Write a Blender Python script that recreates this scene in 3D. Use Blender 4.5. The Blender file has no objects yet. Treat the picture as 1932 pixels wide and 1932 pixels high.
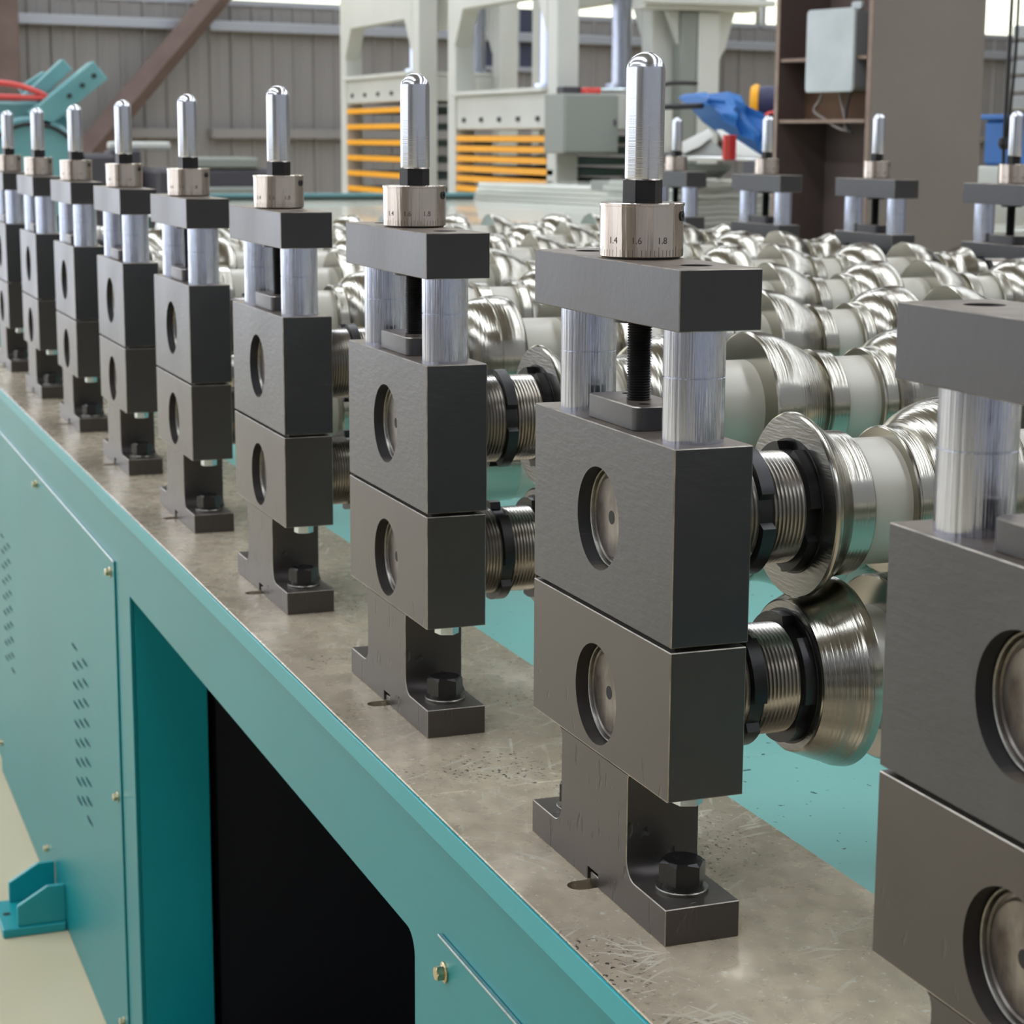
import bpy, bmesh, math, random
from mathutils import Matrix, Vector
from mathutils.geometry import tessellate_polygon
PI = math.pi
random.seed(7)
SC = bpy.context.scene
COL = SC.collection

# ---------------------------------------------------------------- camera
cam_d = bpy.data.cameras.new('camera')
cam = bpy.data.objects.new('camera', cam_d); COL.objects.link(cam); SC.camera = cam
cam_d.sensor_width = 36.0; cam_d.sensor_fit = 'HORIZONTAL'
cam_d.lens = 3772.19 * 36.0 / 1932.0
cam_d.clip_start = 0.05; cam_d.clip_end = 100
R_ = Vector((0.35443841, 0.93506305, 0.00552319)); U_ = Vector((-0.17333408, 0.05989622, 0.98304005)); B_ = R_.cross(U_)
cam.matrix_world = Matrix(((R_.x, U_.x, B_.x, 1.12560), (R_.y, U_.y, B_.y, -0.53733), (R_.z, U_.z, B_.z, 0.52305), (0, 0, 0, 1)))
cam_d.dof.use_dof = True; cam_d.dof.focus_distance = 1.45; cam_d.dof.aperture_fstop = 20.0

# ---------------------------------------------------------------- world, exposure
w = bpy.data.worlds.new('world'); SC.world = w; w.use_nodes = True
w.node_tree.nodes['Background'].inputs[0].default_value = (0.75, 0.85, 1.0, 1)
w.node_tree.nodes['Background'].inputs[1].default_value = 1.0
SC.view_settings.view_transform = 'Standard'; SC.view_settings.look = 'None'
SC.view_settings.gamma = 1.0; SC.view_settings.use_curve_mapping = False
SC.view_settings.exposure = 0.42
SKY_STRENGTH = 8.5
WIN_STRENGTH = 1.6
BACKWIN_STRENGTH = 1.7    # window band of the far end wall

FLOOR = -0.93

# ---------------------------------------------------------------- node materials
def lin(c):
    return tuple(((x / 255) / 12.92 if x / 255 <= 0.04045 else ((x / 255 + 0.055) / 1.055) ** 2.4) for x in c)
def mat(name, rgb, rough=0.5, metal=0.0, var=None, vscale=8.0, vstretch=(1, 1, 1), rvar=0.0, bump=0.0, bscale=60.0,
        bstretch=(1, 1, 1), coat=0.0, spec=0.5, aniso=0.0, detail=6):
    m = bpy.data.materials.new(name); m.use_nodes = True
    nt = m.node_tree; b = nt.nodes['Principled BSDF']
    c = lin(rgb)
    b.inputs['Base Color'].default_value = (*c, 1); b.inputs['Roughness'].default_value = rough
    b.inputs['Metallic'].default_value = metal; b.inputs['Coat Weight'].default_value = coat
    b.inputs['Specular IOR Level'].default_value = spec; b.inputs['Anisotropic'].default_value = aniso
    tc = nt.nodes.new('ShaderNodeTexCoord')
    def noise(scale, stretch, det):
        mp = nt.nodes.new('ShaderNodeMapping'); mp.inputs['Scale'].default_value = stretch
        nt.links.new(tc.outputs['Object'], mp.inputs['Vector'])
        n = nt.nodes.new('ShaderNodeTexNoise'); n.inputs['Scale'].default_value = scale; n.inputs['Detail'].default_value = det
        nt.links.new(mp.outputs['Vector'], n.inputs['Vector']); return n
    if var is not None:
        n = noise(vscale, vstretch, detail)
        cr = nt.nodes.new('ShaderNodeValToRGB'); cr.color_ramp.elements[0].position = 0.32; cr.color_ramp.elements[1].position = 0.7
        cr.color_ramp.elements[0].color = (*c, 1); cr.color_ramp.elements[1].color = (*lin(var), 1)
        nt.links.new(n.outputs['Fac'], cr.inputs['Fac']); nt.links.new(cr.outputs['Color'], b.inputs['Base Color'])
        if rvar:
            mr = nt.nodes.new('ShaderNodeMapRange'); mr.inputs['To Min'].default_value = max(0.02, rough - rvar); mr.inputs['To Max'].default_value = rough + rvar
            mr.inputs['From Min'].default_value = 0.3; mr.inputs['From Max'].default_value = 0.7
            nt.links.new(n.outputs['Fac'], mr.inputs['Value']); nt.links.new(mr.outputs['Result'], b.inputs['Roughness'])
    if bump:
        n2 = noise(bscale, bstretch, 4)
        bp = nt.nodes.new('ShaderNodeBump'); bp.inputs['Strength'].default_value = bump; bp.inputs['Distance'].default_value = 0.001
        nt.links.new(n2.outputs['Fac'], bp.inputs['Height']); nt.links.new(bp.outputs['Normal'], b.inputs['Normal'])
    return m
def emis(name, rgb, strength):
    m = bpy.data.materials.new(name); m.use_nodes = True; nt = m.node_tree
    nt.nodes.remove(nt.nodes['Principled BSDF']); e = nt.nodes.new('ShaderNodeEmission')
    e.inputs[0].default_value = (*lin(rgb), 1); e.inputs[1].default_value = strength
    nt.links.new(e.outputs[0], nt.nodes['Material Output'].inputs[0]); return m

M = {}
M['black_steel'] = mat('blackened_steel', (68, 67, 68), 0.40, 0.65, var=(82, 80, 80), vscale=5, vstretch=(1.4, 1, 0.6), rvar=0.06, bump=0.12, bscale=160)
M['black_ground'] = mat('ground_black_steel', (72, 72, 74), 0.38, 0.7, var=(84, 83, 83), vscale=7, rvar=0.05, bump=0.28, bscale=70, bstretch=(1, 1, 3.2))
M['black_oxide'] = mat('black_oxide', (34, 33, 34), 0.33, 0.5, var=(52, 50, 48), vscale=30, rvar=0.08)
M['chrome'] = mat('polished_chrome', (196, 201, 216), 0.13, 1.0, bump=1.0, bscale=420, bstretch=(1, 1, 0.012))
M['pin'] = mat('turned_bright_steel', (212, 214, 220), 0.2, 1.0, bump=0.12, bscale=900, bstretch=(0.01, 0.01, 1))
M['nickel'] = mat('nickel_plate', (214, 202, 190), 0.17, 1.0, var=(196, 180, 166), vscale=60, vstretch=(1, 1, 0.05), bump=0.6, bscale=240, bstretch=(1, 1, 0.02))
M['roller'] = mat('polished_roller_steel', (178, 174, 163), 0.2, 1.0, var=(166, 161, 148), vscale=3, rvar=0.03, bump=0.35, bscale=500, bstretch=(0.008, 1, 0.008))
M['turned'] = mat('darkened_turned_steel', (138, 136, 131), 0.3, 1.0, bump=0.4, bscale=420, bstretch=(0.15, 1, 1))  # turned end faces; dark reflection of the stand block put into the colour
M['spacer'] = mat('satin_grey_sleeve', (196, 190, 176), 0.36, 0.1, var=(188, 183, 169), vscale=9)
M['thread'] = mat('thread_steel', (204, 198, 188), 0.25, 1.0, var=(166, 160, 152), vscale=20)
M['zinc'] = mat('zinc_plate', (205, 214, 216), 0.22, 1.0, var=(180, 190, 190), vscale=90)
M['brass_zinc'] = mat('yellow_zinc', (214, 196, 158), 0.22, 1.0, var=(170, 160, 130), vscale=200)
M['washer'] = mat('worn_washer', (150, 146, 138), 0.35, 1.0, var=(110, 106, 100), vscale=120)
M['shaft_end'] = mat('shaft_end_face', (150, 144, 138), 0.36, 0.9, var=(70, 60, 54), vscale=48, vstretch=(1, 1, 0.6), rvar=0.08)
M['dark_hole'] = mat('dark_recess', (24, 19, 17), 0.7)
M['print'] = mat('engraved_marks', (58, 48, 42), 0.6)
M['teal'] = mat('teal_enamel', (12, 122, 126), 0.36, 0.0, var=(16, 128, 131), vscale=2.5, coat=0.0, spec=0.3, bump=0.06, bscale=22)
M['teal_bright'] = mat('brightened_teal_enamel', (8, 144, 150), 0.36, 0.0, var=(20, 150, 156), vscale=4, bump=0.1, bscale=30)  # brighter than the frame teal: light on plate edge and jamb is painted in
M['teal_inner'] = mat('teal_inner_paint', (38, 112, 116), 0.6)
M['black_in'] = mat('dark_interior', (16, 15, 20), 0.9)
M['floor'] = mat('sealed_concrete', (198, 184, 150), 0.5, 0.0, var=(214, 200, 168), vscale=1.6, rvar=0.1, bump=0.2, bscale=25)
M['cream'] = mat('pale_enamel', (208, 208, 200), 0.4, var=(200, 201, 192), vscale=3)
M['pale_sheet'] = mat('pale_coated_sheet', (206, 206, 194), 0.2, 0.1, var=(196, 198, 187), vscale=1.2, vstretch=(1, 4, 1), coat=0.4)
M['grey_box'] = mat('grey_cabinet_enamel', (138, 142, 134), 0.5)
M['orange'] = mat('orange_enamel', (246, 170, 14), 0.5)
M['dark_green'] = mat('dark_green_paint', (40, 58, 50), 0.6)
M['rust'] = mat('brown_primer', (112, 95, 90), 0.75, var=(98, 81, 76), vscale=5, bump=0.2, bscale=80)
M['rust_web'] = mat('rusty_web', (116, 90, 68), 0.8, var=(94, 66, 48), vscale=7, bump=0.3, bscale=60)
M['primer_edge'] = mat('scraped_edge', (160, 138, 122), 0.6, var=(130, 106, 90), vscale=14)
M['grey_col'] = mat('grey_brown_primer', (130, 122, 114), 0.7, var=(122, 113, 106), vscale=2.2, bump=0.15, bscale=120)
M['plastic_box'] = mat('dusty_white_plastic', (206, 210, 212), 0.45, var=(188, 194, 192), vscale=9)
M['plastic_side'] = mat('grey_plastic', (160, 160, 160), 0.5)
M['cable'] = mat('grey_cable', (140, 128, 120), 0.6)
M['cable_black'] = mat('black_cable', (26, 25, 26), 0.5)
M['blue'] = mat('blue_tarpaulin', (44, 112, 182), 0.5, var=(34, 92, 158), vscale=5)
M['red'] = mat('red_paint', (196, 40, 44), 0.45)
M['red_arc'] = mat('red_orange_paint', (226, 84, 78), 0.4)
M['navy'] = mat('navy_plastic', (44, 44, 78), 0.5)
M['teal_far'] = mat('teal_machine_paint', (96, 150, 154), 0.45, var=(120, 170, 170), vscale=3)
M['dark_gear'] = mat('dark_grey_gear', (70, 67, 72), 0.6)
M['clad'] = mat('galvanised_cladding', (142, 138, 135), 0.5, 0.1, var=(132, 128, 126), vscale=0.7)
M['purlin'] = mat('galvanised_purlin', (176, 180, 188), 0.4, 0.5)
M['ceil'] = mat('roof_sheet', (136, 128, 116), 0.7)
M['dark_wall'] = mat('dark_front_wall', (170, 172, 180), 0.8)
M['frame_dark'] = mat('window_blue_dark', (62, 66, 84), 0.4)
M['win_light'] = emis('skylight_glow', (236, 244, 255), SKY_STRENGTH)
M['win_side'] = emis('side_window_glow', (238, 245, 255), WIN_STRENGTH)
DOOR_LIGHT = 2.3
M['door_light'] = emis('open_door_daylight', (240, 245, 255), DOOR_LIGHT)
M['win_back'] = emis('end_window_glow', (244, 246, 226), BACKWIN_STRENGTH)

def dust(m, rgb=(152, 136, 120), amount=0.75):
    nt = m.node_tree; N = nt.nodes; L = nt.links; b = N['Principled BSDF']
    g = N.new('ShaderNodeNewGeometry'); sep = N.new('ShaderNodeSeparateXYZ'); L.new(g.outputs['True Normal'], sep.inputs[0])
    mr = N.new('ShaderNodeMapRange'); mr.inputs['From Min'].default_value = 0.93; mr.inputs['From Max'].default_value = 0.99; L.new(sep.outputs['Z'], mr.inputs['Value'])
    tc = N.new('ShaderNodeTexCoord'); n = N.new('ShaderNodeTexNoise'); n.inputs['Scale'].default_value = 35; n.inputs['Detail'].default_value = 6; L.new(tc.outputs['Object'], n.inputs['Vector'])
    m2 = N.new('ShaderNodeMapRange'); m2.inputs['From Min'].default_value = 0.3; m2.inputs['From Max'].default_value = 0.6; m2.inputs['To Min'].default_value = 0.35; m2.inputs['To Max'].default_value = amount; L.new(n.outputs['Fac'], m2.inputs['Value'])
    mu = N.new('ShaderNodeMath'); mu.operation = 'MULTIPLY'; L.new(mr.outputs['Result'], mu.inputs[0]); L.new(m2.outputs['Result'], mu.inputs[1])
    x = N.new('ShaderNodeMix'); x.data_type = 'RGBA'; L.new(mu.outputs[0], x.inputs[0])
    src = b.inputs['Base Color'].links[0].from_socket; L.new(src, x.inputs[6]); x.inputs[7].default_value = (*lin(rgb), 1); L.new(x.outputs[2], b.inputs['Base Color'])
dust(M['black_steel']); dust(M['black_ground'])

# worn mounting plate: grime, scratches, chips
def plate_material():
    m = bpy.data.materials.new('worn_plate_steel'); m.use_nodes = True
    nt = m.node_tree; N = nt.nodes; L = nt.links; b = N['Principled BSDF']
    tc = N.new('ShaderNodeTexCoord')
    def noise(s, d, st=(1, 1, 1), rot=0.0):
        mp = N.new('ShaderNodeMapping'); mp.inputs['Scale'].default_value = st; mp.inputs['Rotation'].default_value = (0, 0, rot)
        if rot: mp.vector_type = 'TEXTURE'; mp.inputs['Scale'].default_value = (1 / st[0], 1 / st[1], 1)   # turn first, then stretch
        L.new(tc.outputs['Object'], mp.inputs['Vector'])
        n = N.new('ShaderNodeTexNoise'); n.inputs['Scale'].default_value = s; n.inputs['Detail'].default_value = d
        L.new(mp.outputs['Vector'], n.inputs['Vector']); return n
    def ramp(src, p0, c0, p1, c1):
        r = N.new('ShaderNodeValToRGB'); e = r.color_ramp.elements
        e[0].position = p0; e[0].color = (*c0, 1); e[1].position = p1; e[1].color = (*c1, 1)
        L.new(src, r.inputs['Fac']); return r
    def mix(fac, a, c):
        x = N.new('ShaderNodeMix'); x.data_type = 'RGBA'
        L.new(fac, x.inputs[0]); L.new(a, x.inputs[6])
        if isinstance(c, tuple): x.inputs[7].default_value = (*c, 1)
        else: L.new(c, x.inputs[7])
        return x.outputs[2]
    base = ramp(noise(40, 9, (1, 1.4, 1)).outputs['Fac'], 0.3, lin((186, 173, 151)), 0.72, lin((220, 205, 178)))
    grime = ramp(noise(4.5, 3).outputs['Fac'], 0.40, (0, 0, 0), 0.75, (1, 1, 1))
    c1 = mix(grime.outputs['Color'], base.outputs['Color'], lin((166, 151, 130)))
    sp = ramp(noise(230, 3).outputs['Fac'], 0.60, (0, 0, 0), 0.64, (1, 1, 1))
    gate = ramp(noise(6, 3).outputs['Fac'], 0.5, (0, 0, 0), 0.62, (1, 1, 1))
    ml = N.new('ShaderNodeMath'); ml.operation = 'MULTIPLY'; L.new(sp.outputs['Color'], ml.inputs[0]); L.new(gate.outputs['Color'], ml.inputs[1])
    c2 = mix(ml.outputs[0], c1, lin((50, 45, 40)))
    out = c2
    for k, (rot, sc, th) in enumerate(((0.6, 150, 0.665), (-0.5, 180, 0.665), (1.25, 160, 0.67), (0.15, 200, 0.665), (-1.1, 170, 0.67))):
        sn = noise(sc, 1, (1, 0.09, 1), rot)
        lt = ramp(sn.outputs['Fac'], th, (0, 0, 0), th + 0.012, (1, 1, 1))
        g = ramp(noise(9 + k, 3).outputs['Fac'], 0.48, (0, 0, 0), 0.58, (1, 1, 1))
        mm = N.new('ShaderNodeMath'); mm.operation = 'MULTIPLY'; L.new(lt.outputs['Color'], mm.inputs[0]); L.new(g.outputs['Color'], mm.inputs[1])
        out = mix(mm.outputs[0], out, lin((214, 206, 186)))
    ch = ramp(noise(170, 2).outputs['Fac'], 0.665, (0, 0, 0), 0.685, (1, 1, 1))
    out = mix(ch.outputs['Color'], out, lin((225, 218, 200)))
    L.new(out, b.inputs['Base Color'])
    rr = N.new('ShaderNodeMapRange'); rr.inputs['From Min'].default_value = 0.3; rr.inputs['From Max'].default_value = 0.7
    rr.inputs['To Min'].default_value = 0.22; rr.inputs['To Max'].default_value = 0.33
    L.new(noise(30, 6).outputs['Fac'], rr.inputs['Value']); L.new(rr.outputs['Result'], b.inputs['Roughness'])
    b.inputs['Metallic'].default_value = 0.4
    bp = N.new('ShaderNodeBump'); bp.inputs['Strength'].default_value = 0.2; bp.inputs['Distance'].default_value = 0.001
    L.new(noise(90, 5).outputs['Fac'], bp.inputs['Height']); L.new(bp.outputs['Normal'], b.inputs['Normal'])
    return m
M['plate'] = plate_material()
M['worn'] = mat('worn_edge_steel', (176, 168, 156), 0.35, 0.8, var=(110, 104, 98), vscale=45)

def bed_material():
    m = mat('teal_bed_paint', (128, 190, 181), 0.42, 0.0, var=(140, 200, 190), vscale=3, bump=0.2, bscale=40)
    nt = m.node_tree; N = nt.nodes; L = nt.links; b = N['Principled BSDF']
    tc = N.new('ShaderNodeTexCoord'); n = N.new('ShaderNodeTexNoise'); n.inputs['Scale'].default_value = 95; n.inputs['Detail'].default_value = 4
    L.new(tc.outputs['Object'], n.inputs['Vector'])
    r = N.new('ShaderNodeValToRGB'); r.color_ramp.elements[0].position = 0.68; r.color_ramp.elements[1].position = 0.71
    L.new(n.outputs['Fac'], r.inputs['Fac'])
    src = b.inputs['Base Color'].links[0].from_socket
    x = N.new('ShaderNodeMix'); x.data_type = 'RGBA'; L.new(r.outputs['Color'], x.inputs[0]); L.new(src, x.inputs[6]); x.inputs[7].default_value = (*lin((46, 92, 88)), 1)
    L.new(x.outputs[2], b.inputs['Base Color']); return m
M['bed'] = bed_material()

# pitted cast face of the lower blocks: relief only
def lower_block_material():
    m = mat('blackened_cast_steel', (78, 73, 71), 0.38, 0.72, var=(92, 86, 82), vscale=5, rvar=0.06)
    nt = m.node_tree; N = nt.nodes; L = nt.links; b = N['Principled BSDF']
    tc = N.new('ShaderNodeTexCoord'); mp = N.new('ShaderNodeMapping'); mp.inputs['Scale'].default_value = (1.5, 1, 0.55)
    L.new(tc.outputs['Object'], mp.inputs['Vector'])
    n = N.new('ShaderNodeTexNoise'); n.inputs['Scale'].default_value = 75; n.inputs['Detail'].default_value = 2; L.new(mp.outputs['Vector'], n.inputs['Vector'])
    r = N.new('ShaderNodeValToRGB'); r.color_ramp.elements[0].position = 0.63; r.color_ramp.elements[1].position = 0.69; L.new(n.outputs['Fac'], r.inputs['Fac'])
    sep = N.new('ShaderNodeSeparateXYZ'); L.new(tc.outputs['Object'], sep.inputs[0])
    mr = N.new('ShaderNodeMapRange'); mr.inputs['From Min'].default_value = 0.15; mr.inputs['From Max'].default_value = 0.09; L.new(sep.outputs['Z'], mr.inputs['Value'])
    mu = N.new('ShaderNodeMath'); mu.operation = 'MULTIPLY'; L.new(r.outputs['Color'], mu.inputs[0]); L.new(mr.outputs['Result'], mu.inputs[1])
    bp = N.new('ShaderNodeBump'); bp.inputs['Strength'].default_value = 0.6; bp.inputs['Distance'].default_value = 0.0008; bp.invert = True
    L.new(mu.outputs[0], bp.inputs['Height']); L.new(bp.outputs['Normal'], b.inputs['Normal'])
    return m
M['black_cast'] = lower_block_material(); dust(M['black_cast'], (112, 104, 94), 0.5)

# ---------------------------------------------------------------- mesh helpers
def finish(bm, name, m, sharp=30):
    bmesh.ops.recalc_face_normals(bm, faces=bm.faces)
    a = math.radians(sharp)
    for e in bm.edges:
        e.smooth = len(e.link_faces) == 2 and e.calc_face_angle(4) < a
    for f in bm.faces: f.smooth = True
    if not isinstance(m, (list, tuple)):
        for f in bm.faces: f.material_index = 0
    me = bpy.data.meshes.new(name); bm.to_mesh(me); bm.free()
    for x in (m if isinstance(m, (list, tuple)) else [m]): me.materials.append(x)
    return me
def obj(name, me, parent=None, loc=None, rot=None):
    o = bpy.data.objects.new(name, me); COL.objects.link(o)
    if parent is not None: o.parent = parent
    if loc is not None: o.location = loc
    if rot is not None: o.rotation_euler = rot
    return o
def empty(name, loc=(0, 0, 0), rotz=0.0):
    o = bpy.data.objects.new(name, None); COL.objects.link(o); o.location = loc; o.rotation_euler = (0, 0, rotz); o.empty_display_size = 0.05
    return o
def tag(o, label=None, cat=None, group=None, kind=None):
    if label: o['label'] = label
    if cat: o['category'] = cat
    if group: o['group'] = group
    if kind: o['kind'] = kind
    return o
def copy_tree(o, parent=None):
    c = o.copy(); COL.objects.link(c)
    if parent is not None: c.parent = parent
    for ch in list(KIDS.get(o.name, [])): copy_tree(ch, c)
    return c
KIDS = {}
def index_kids(root):
    KIDS.clear()
    for o in COL.objects:
        if o.parent: KIDS.setdefault(o.parent.name, []).append(o)
def box_bm(x0, x1, y0, y1, z0, z1, bev=0.0, seg=1, bm=None):
    b = bm or bmesh.new()
    vs = [b.verts.new((x, y, z)) for x in (x0, x1) for y in (y0, y1) for z in (z0, z1)]
    fs = [b.faces.new([vs[i] for i in q]) for q in ((0, 1, 3, 2), (4, 6, 7, 5), (0, 4, 5, 1), (2, 3, 7, 6), (0, 2, 6, 4), (1, 5, 7, 3))]
    if bev:
        es = list({e for f in fs for e in f.edges})
        bmesh.ops.bevel(b, geom=es, offset=bev, segments=seg, affect='EDGES', profile=0.5)
    return b
def box(name, m, x0, x1, y0, y1, z0, z1, parent=None, bev=0.0, seg=1):
    return obj(name, finish(box_bm(x0, x1, y0, y1, z0, z1, bev, seg), name, m), parent)
def circle2(cx, cy, r, n): return [(cx + r * math.cos(2 * PI * i / n), cy + r * math.sin(2 * PI * i / n)) for i in range(n)]
def prism_bm(outline, holes=(), d0=0.0, d1=1.0, axis='y', bev=0.0):
    """outline: 2D loop. holes: (loop, depth) cut from the d0 face; depth None = right through.
    axis y: 2D = (x, z) and depth runs along y; axis z: 2D = (x, y), depth along -z from d0."""
    bm = bmesh.new()
    def P(p, d): return (p[0], d, p[1]) if axis == 'y' else ((p[0], p[1], d) if axis == 'z' else (d, p[0], p[1]))
    def cap(loops, d):
        pts = [p for l in loops for p in l]
        return pts, tessellate_polygon([[Vector((p[0], p[1], 0)) for p in l] for l in loops])
    loops0 = [outline] + [h[0] for h in holes]
    rings0 = [[bm.verts.new(P(p, d0)) for p in l] for l in loops0]
    pts, tris = cap(loops0, d0); flat = [v for r in rings0 for v in r]
    for t in tris:
        try: bm.faces.new([flat[i] for i in t])
        except ValueError: pass
    through = [h for h in holes if h[1] is None]
    loops1 = [outline] + [h[0] for h in through]
    rings1 = [[bm.verts.new(P(p, d1)) for p in l] for l in loops1]
    pts, tris = cap(loops1, d1); flat = [v for r in rings1 for v in r]
    for t in tris:
        try: bm.faces.new([flat[i] for i in t])
        except ValueError: pass
    def wall(a, b):
        n = len(a)
        for i in range(n): bm.faces.new((a[i], a[(i + 1) % n], b[(i + 1) % n], b[i]))
    wall(rings0[0], rings1[0])
    k = 1
    for hi, h in enumerate(holes):
        if h[1] is None: wall(rings0[1 + hi], rings1[k]); k += 1
        else:
            d = d0 + (h[1] if d1 > d0 else -h[1])
            r = [bm.verts.new(P(p, d)) for p in h[0]]; wall(rings0[1 + hi], r); bm.faces.new(r)
    if bev:
        bmesh.ops.recalc_face_normals(bm, faces=bm.faces)
        no = len(outline); ol = set(rings0[0] + rings1[0])
        es = [e for e in bm.edges if e.verts[0] in ol and e.verts[1] in ol and len(e.link_faces) == 2 and e.calc_face_angle(0) > 0.9]
        bmesh.ops.bevel(bm, geom=es, offset=bev, segments=1, affect='EDGES', material=1)
    return bm
def lathe_bm(profile, seg=64, axis='y', cx=0.0, cz=0.0, closed=False, bm=None):
    """profile: list of (t, r) along the axis; r = 0 closes to a pole."""
    b = bm or bmesh.new(); rings = []
    for t, r in profile:
        if r <= 1e-6:
            p = (cx, t, cz) if axis == 'y' else (cx, cz, t)
            rings.append([b.verts.new(p)]); continue
        rg = []
        for i in range(seg):
            a = 2 * PI * i / seg; u, v = r * math.cos(a), r * math.sin(a)
            rg.append(b.verts.new((cx + u, t, cz + v) if axis == 'y' else (cx + u, cz + v, t)))
        rings.append(rg)
    for k in range(len(rings) - 1 + (1 if closed else 0)):
        A, Bq = rings[k], rings[(k + 1) % len(rings)]
        if len(A) == 1 and len(Bq) == 1: continue
        for i in range(seg):
            j = (i + 1) % seg
            if len(A) == 1: b.faces.new((A[0], Bq[i], Bq[j]))
            elif len(Bq) == 1: b.faces.new((A[i], A[j], Bq[0]))
            else: b.faces.new((A[i], A[j], Bq[j], Bq[i]))
    return b
def tube_bm(points, r, seg=8, bm=None):
    b = bm or bmesh.new(); pts = [Vector(p) for p in points]; rings = []
    for i, p in enumerate(pts):
        t = (pts[min(i + 1, len(pts) - 1)] - pts[max(i - 1, 0)]).normalized()
        up = Vector((0, 0, 1)) if abs(t.z) < 0.9 else Vector((1, 0, 0))
        s = t.cross(up).normalized(); u = s.cross(t)
        rings.append([b.verts.new(p + r * (math.cos(2 * PI * k / seg) * s + math.sin(2 * PI * k / seg) * u)) for k in range(seg)])
    for a, c in zip(rings, rings[1:]):
        for k in range(seg): b.faces.new((a[k], a[(k + 1) % seg], c[(k + 1) % seg], c[k]))
    b.faces.new(rings[0][::-1]); b.faces.new(rings[-1]); return b
def hex_head_bm(r, z0, z1, cham=0.0012, rot=0.0, bm=None):
    b = bm or bmesh.new()
    def ring(rr, z, n=12):
        # hexagon sampled at corners and mid sides so that the top chamfer is round
        out = []
        for i in range(n):
            a = 2 * PI * i / n + rot; q = rr if i % 2 == 0 else rr * math.cos(PI / 6)
            out.append(b.verts.new((q * math.cos(a), q * math.sin(a), z)))
        return out
    lo = ring(r, z0)
    mid = []
    for i in range(12):
        a = 2 * PI * i / 12 + rot; q = r if i % 2 == 0 else r * math.cos(PI / 6)
        mid.append(b.verts.new((q * math.cos(a), q * math.sin(a), z1 - (cham * 1.5 if i % 2 == 0 else cham * 0.4))))
    rt = r * math.cos(PI / 6) * 0.95
    top = [b.verts.new((rt * math.cos(2 * PI * i / 12 + rot), rt * math.sin(2 * PI * i / 12 + rot), z1)) for i in range(12)]
    for a, c in ((lo, mid), (mid, top)):
        for i in range(12): b.faces.new((a[i], a[(i + 1) % 12], c[(i + 1) % 12], c[i]))
    b.faces.new(top); b.faces.new(lo[::-1]); return b
def fillet(cx, cz, r, a0, a1, n=6): return [(cx + r * math.cos(math.radians(a0 + (a1 - a0) * i / n)), cz + r * math.sin(math.radians(a0 + (a1 - a0) * i / n))) for i in range(n + 1)]

# ---------------------------------------------------------------- dimensions of one stand
W, D = 0.24, 0.0545
PITCH = 0.4953
XS, ZU, ZL = -0.121, 0.266, 0.1405       # shaft axis
PX0, PX1 = -0.182, -0.064                # post
ZF, ZB, ZG0, ZG1, ZT = 0.0254, 0.0991, 0.1994, 0.2023, 0.3317
CZ0, CZ1 = 0.4059, 0.4446
YM = 0.0274
CN, CF = -0.0313, -0.2052                # chrome column centres

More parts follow.
